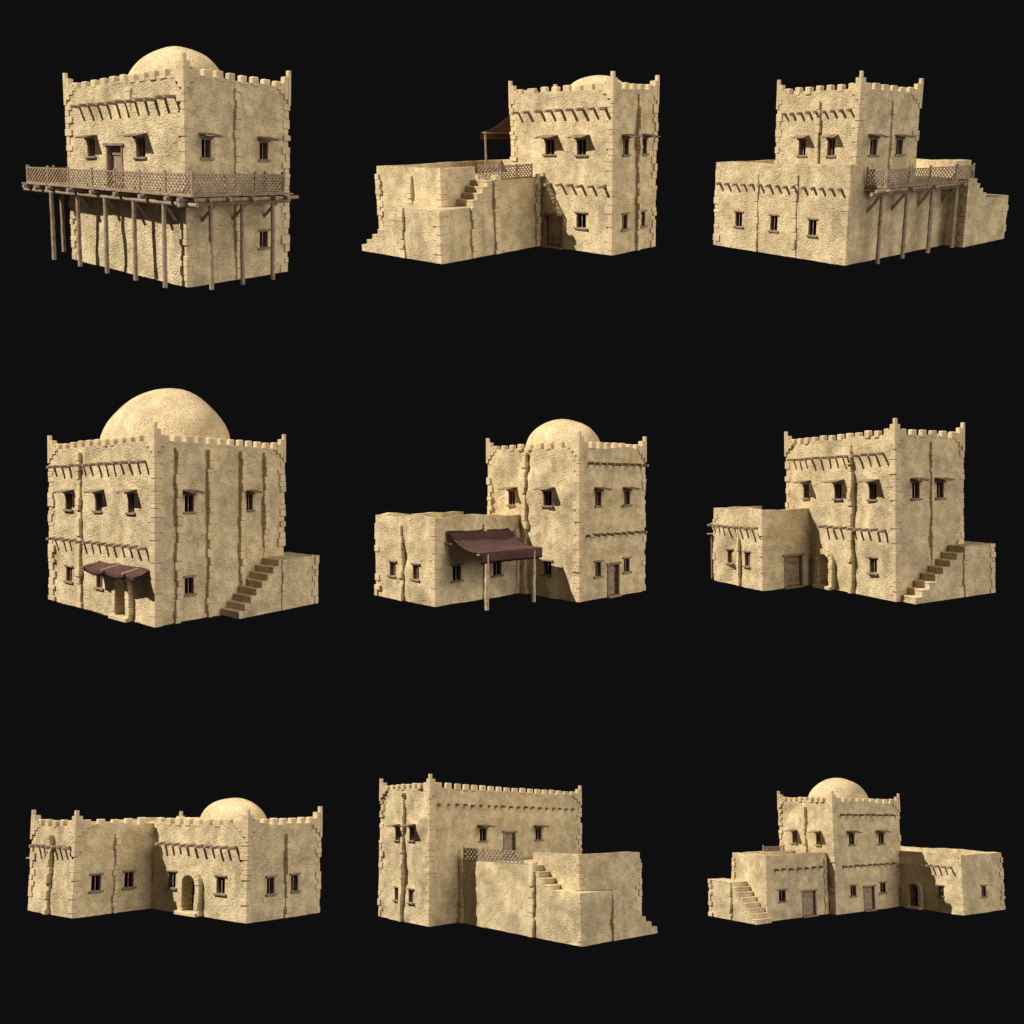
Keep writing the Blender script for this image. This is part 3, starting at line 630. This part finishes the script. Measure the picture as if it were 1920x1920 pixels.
b.quoin(xa, -Bd, 1, 1, 0, 2.95, pr=.04); b.quoin(xa+w, -Bd+w, 1, 1, 2.95, 4.7, pr=.04); b.quoin(9.15, -Bd+w, -1, 1, 1.0, 4.6)
b.strip(LX(xa), -6.75, 0, 4.45, .22, .42); b.strip(LX(xa), -.22, 0, 4.4, .15, .34); b.strip(RY(-Bd), 5.5, 0, 2.95, .12, .3)
rl = MB(); rl.box((xa+.05, -5.9, 4.293), (xa+.17, -.15, 4.33)); rr = b.put('terrace_railing', rl, M_GW)
b.railing([(xa+.1, -.35), (xa+.1, -2.2), (xa+.1, -4.0), (xa+.1, -5.85)], 4.3, rr, .80, extra=.10, post=.05, sp=.34, sw=.10)

# ---- 9: domed tower between two wings
random.seed(9)
b = Building(9, 'winged_house', 'domed tower between two low wings, stair at the left end'); W, L, A, y0, y1, w = 7.93, 7.86, 5.87, 1.03, 5.98, 1.31; xr, Fd, G = 7.68, 6.79, 13.57
b.amp = .105
lf = [('A', 5.29, 5.95, 5.62, 6.57), ('A', 1.83, 2.47, 5.62, 6.57), ('S', 3.9, 4.7, 8.8, .26, .36)]
rf = [('A', 1.75, 2.39, 5.66, 6.6), ('A', 5.27, 5.91, 5.66, 6.6), ('W', 1.73, 2.39, 1.38, 2.25), ('W', 5.22, 5.89, 1.38, 2.25), ('D', 3.22, 4.56, -.02, 2.1), ('B', .95, 6.8, 8.2, 9), ('B', .95, 6.8, 3.88, 9)]
b.block(0, W, 0, L, 0, 9.3, 9.0, {'x-': b.openings(lf), 'y-': b.openings(rf)}, wave=.14)
b.dress(LX(0), lf); b.dress(RY(0), rf); corners(b, 0, W, 0, L, 0, HQ, pr=.04); crown(b, 0, W, 0, L); b.dome(W/2, L/2, 2.88, 2.5, 9.0)
wr = [('W', -4.73, -4.08, 1.39, 2.27), ('D', -2.55, -1.17, -.02, 2.08), ('B', -5.05, -.71, 3.87, 7), ('S', -.2, 0, 4.6, .12, .3)]
b.block(-A, -.002, y0, y1, 0, 5.0, 4.3, {'y-': b.openings(wr)}, skip=('x+',), wave=.08, name='wing_wall')
b.dress(RY(y0), wr); b.quoin(-A, y0, 1, 1, 0, 4.5, pr=.035); b.quoin(-A, y1, 1, -1, 0, 4.6)
st = [(.39+.49*k, .39+.49*(k+1), .36*(k+1)) for k in range(7)]+[(3.82, 7.35, 2.88)]
b.stairs(st, (-A-w, -A-.01), step_ax='y'); b.strip(LX(-A-w-.02), 4.1, 0, 2.9, .14, .32); b.quoin(-A-w-.02, 7.35, 1, -1, 0, 2.9)
rl = MB(); rl.box((-3.1, y1-.20, 4.31), (-.9, y1-.10, 4.34)); rr = b.put('terrace_railing', rl, M_WD)
b.railing([(-3.0, y1-.15), (-.95, y1-.15)], 4.75, rr, .62, mat=M_WD)
xl = [('R', -1.69), ('W', -4.80, -4.20, 1.38, 2.22), ('B', -.63, -5.72, 3.88, 8)]
xf = [('W', 10.35, 11.02, 1.34, 2.25)]
b.block(xr, G, -Fd, L-1.5, 0, 5.0, 4.35, {'x-': b.openings(xl), 'y-': b.openings(xf)}, wave=.10, name='wing_wall', low={'x-': 4.99})
b.dress(LX(xr), xl); b.dress(RY(-Fd), xf); b.quoin(xr, -Fd, 1, 1, 0, 4.5, pr=.035); b.quoin(G, -Fd, -1, 1, 0, 4.6)

# =================================================================== light
# Every building was photographed in its own black studio: a hard warm key from the upper left,
# a broad fill from the right plus an added weak soft lamp for ambient light, each set linked to its own building.
FILL_E, KEY_E, AMB_E = 2.1, 6.0, .20
KEY = {2: (.65, -.43, -.63), 3: (.59, -.46, -.66), 4: (.62, -.34, -.70), 6: (.60, -.35, -.72), 7: (.61, -.36, -.70)}
def sun(name, d, e, ang, col, coll, linked=True):
    l = bpy.data.lights.new(name, 'SUN'); l.energy = e; l.angle = math.radians(ang); l.color = col
    o = bpy.data.objects.new(name, l); S.collection.objects.link(o)
    o.rotation_euler = Vector(d).normalized().to_track_quat('-Z', 'Y').to_euler()
    if linked:
        o.light_linking.receiver_collection = coll; o.light_linking.blocker_collection = coll
    return o
for i, (cname) in {1: 'balcony_house', 2: 'tower_house', 3: 'roof_tower_house', 4: 'great_dome_house', 5: 'awning_house', 6: 'flat_roofed_house', 7: 'single_storey_house', 8: 'terrace_house', 9: 'winged_house'}.items():
    R = Matrix(POSE[i]['R']); c = bpy.data.collections[cname]
    k = sun('key_lamp', R @ Vector(KEY.get(i, (.60, -.40, -.69))), KEY_E, .6, (1, .93, .80), c); k.location = (-20, -5, 30)
    f = sun('fill_lamp', R @ Vector((-.16, .92, -.36)), FILL_E, 75 if i in (3, 1) else 40, (1, .93, .83), c); f.location = (25, -10, 10)
    a = sun('added_ambient_lamp', R @ Vector((.55, .60, -.45)), AMB_E, 150, (1, .93, .82), c); a.location = (0, -10, 10)

wd = bpy.data.worlds.new('World'); S.world = wd; wd.use_nodes = True
wd.node_tree.nodes['Background'].inputs[0].default_value = (.00518, .0048, .0051, 1)
wd.node_tree.nodes['Background'].inputs[1].default_value = 1

cam = bpy.data.cameras.new('camera'); co = bpy.data.objects.new('camera', cam); S.collection.objects.link(co)
co.location = (0, 0, 0); co.rotation_euler = (math.radians(90), 0, 0)
cam.sensor_width = 36; cam.lens = 36*2200/1920; cam.shift_y = 20/1920*-1; cam.clip_start = .5; cam.clip_end = 500
S.camera = co
S.view_settings.view_transform = 'Standard'; S.view_settings.look = 'None'; S.view_settings.exposure = 0; S.view_settings.gamma = 1
S.view_settings.use_curve_mapping = False
S.cycles.max_bounces = 5; S.cycles.diffuse_bounces = 3
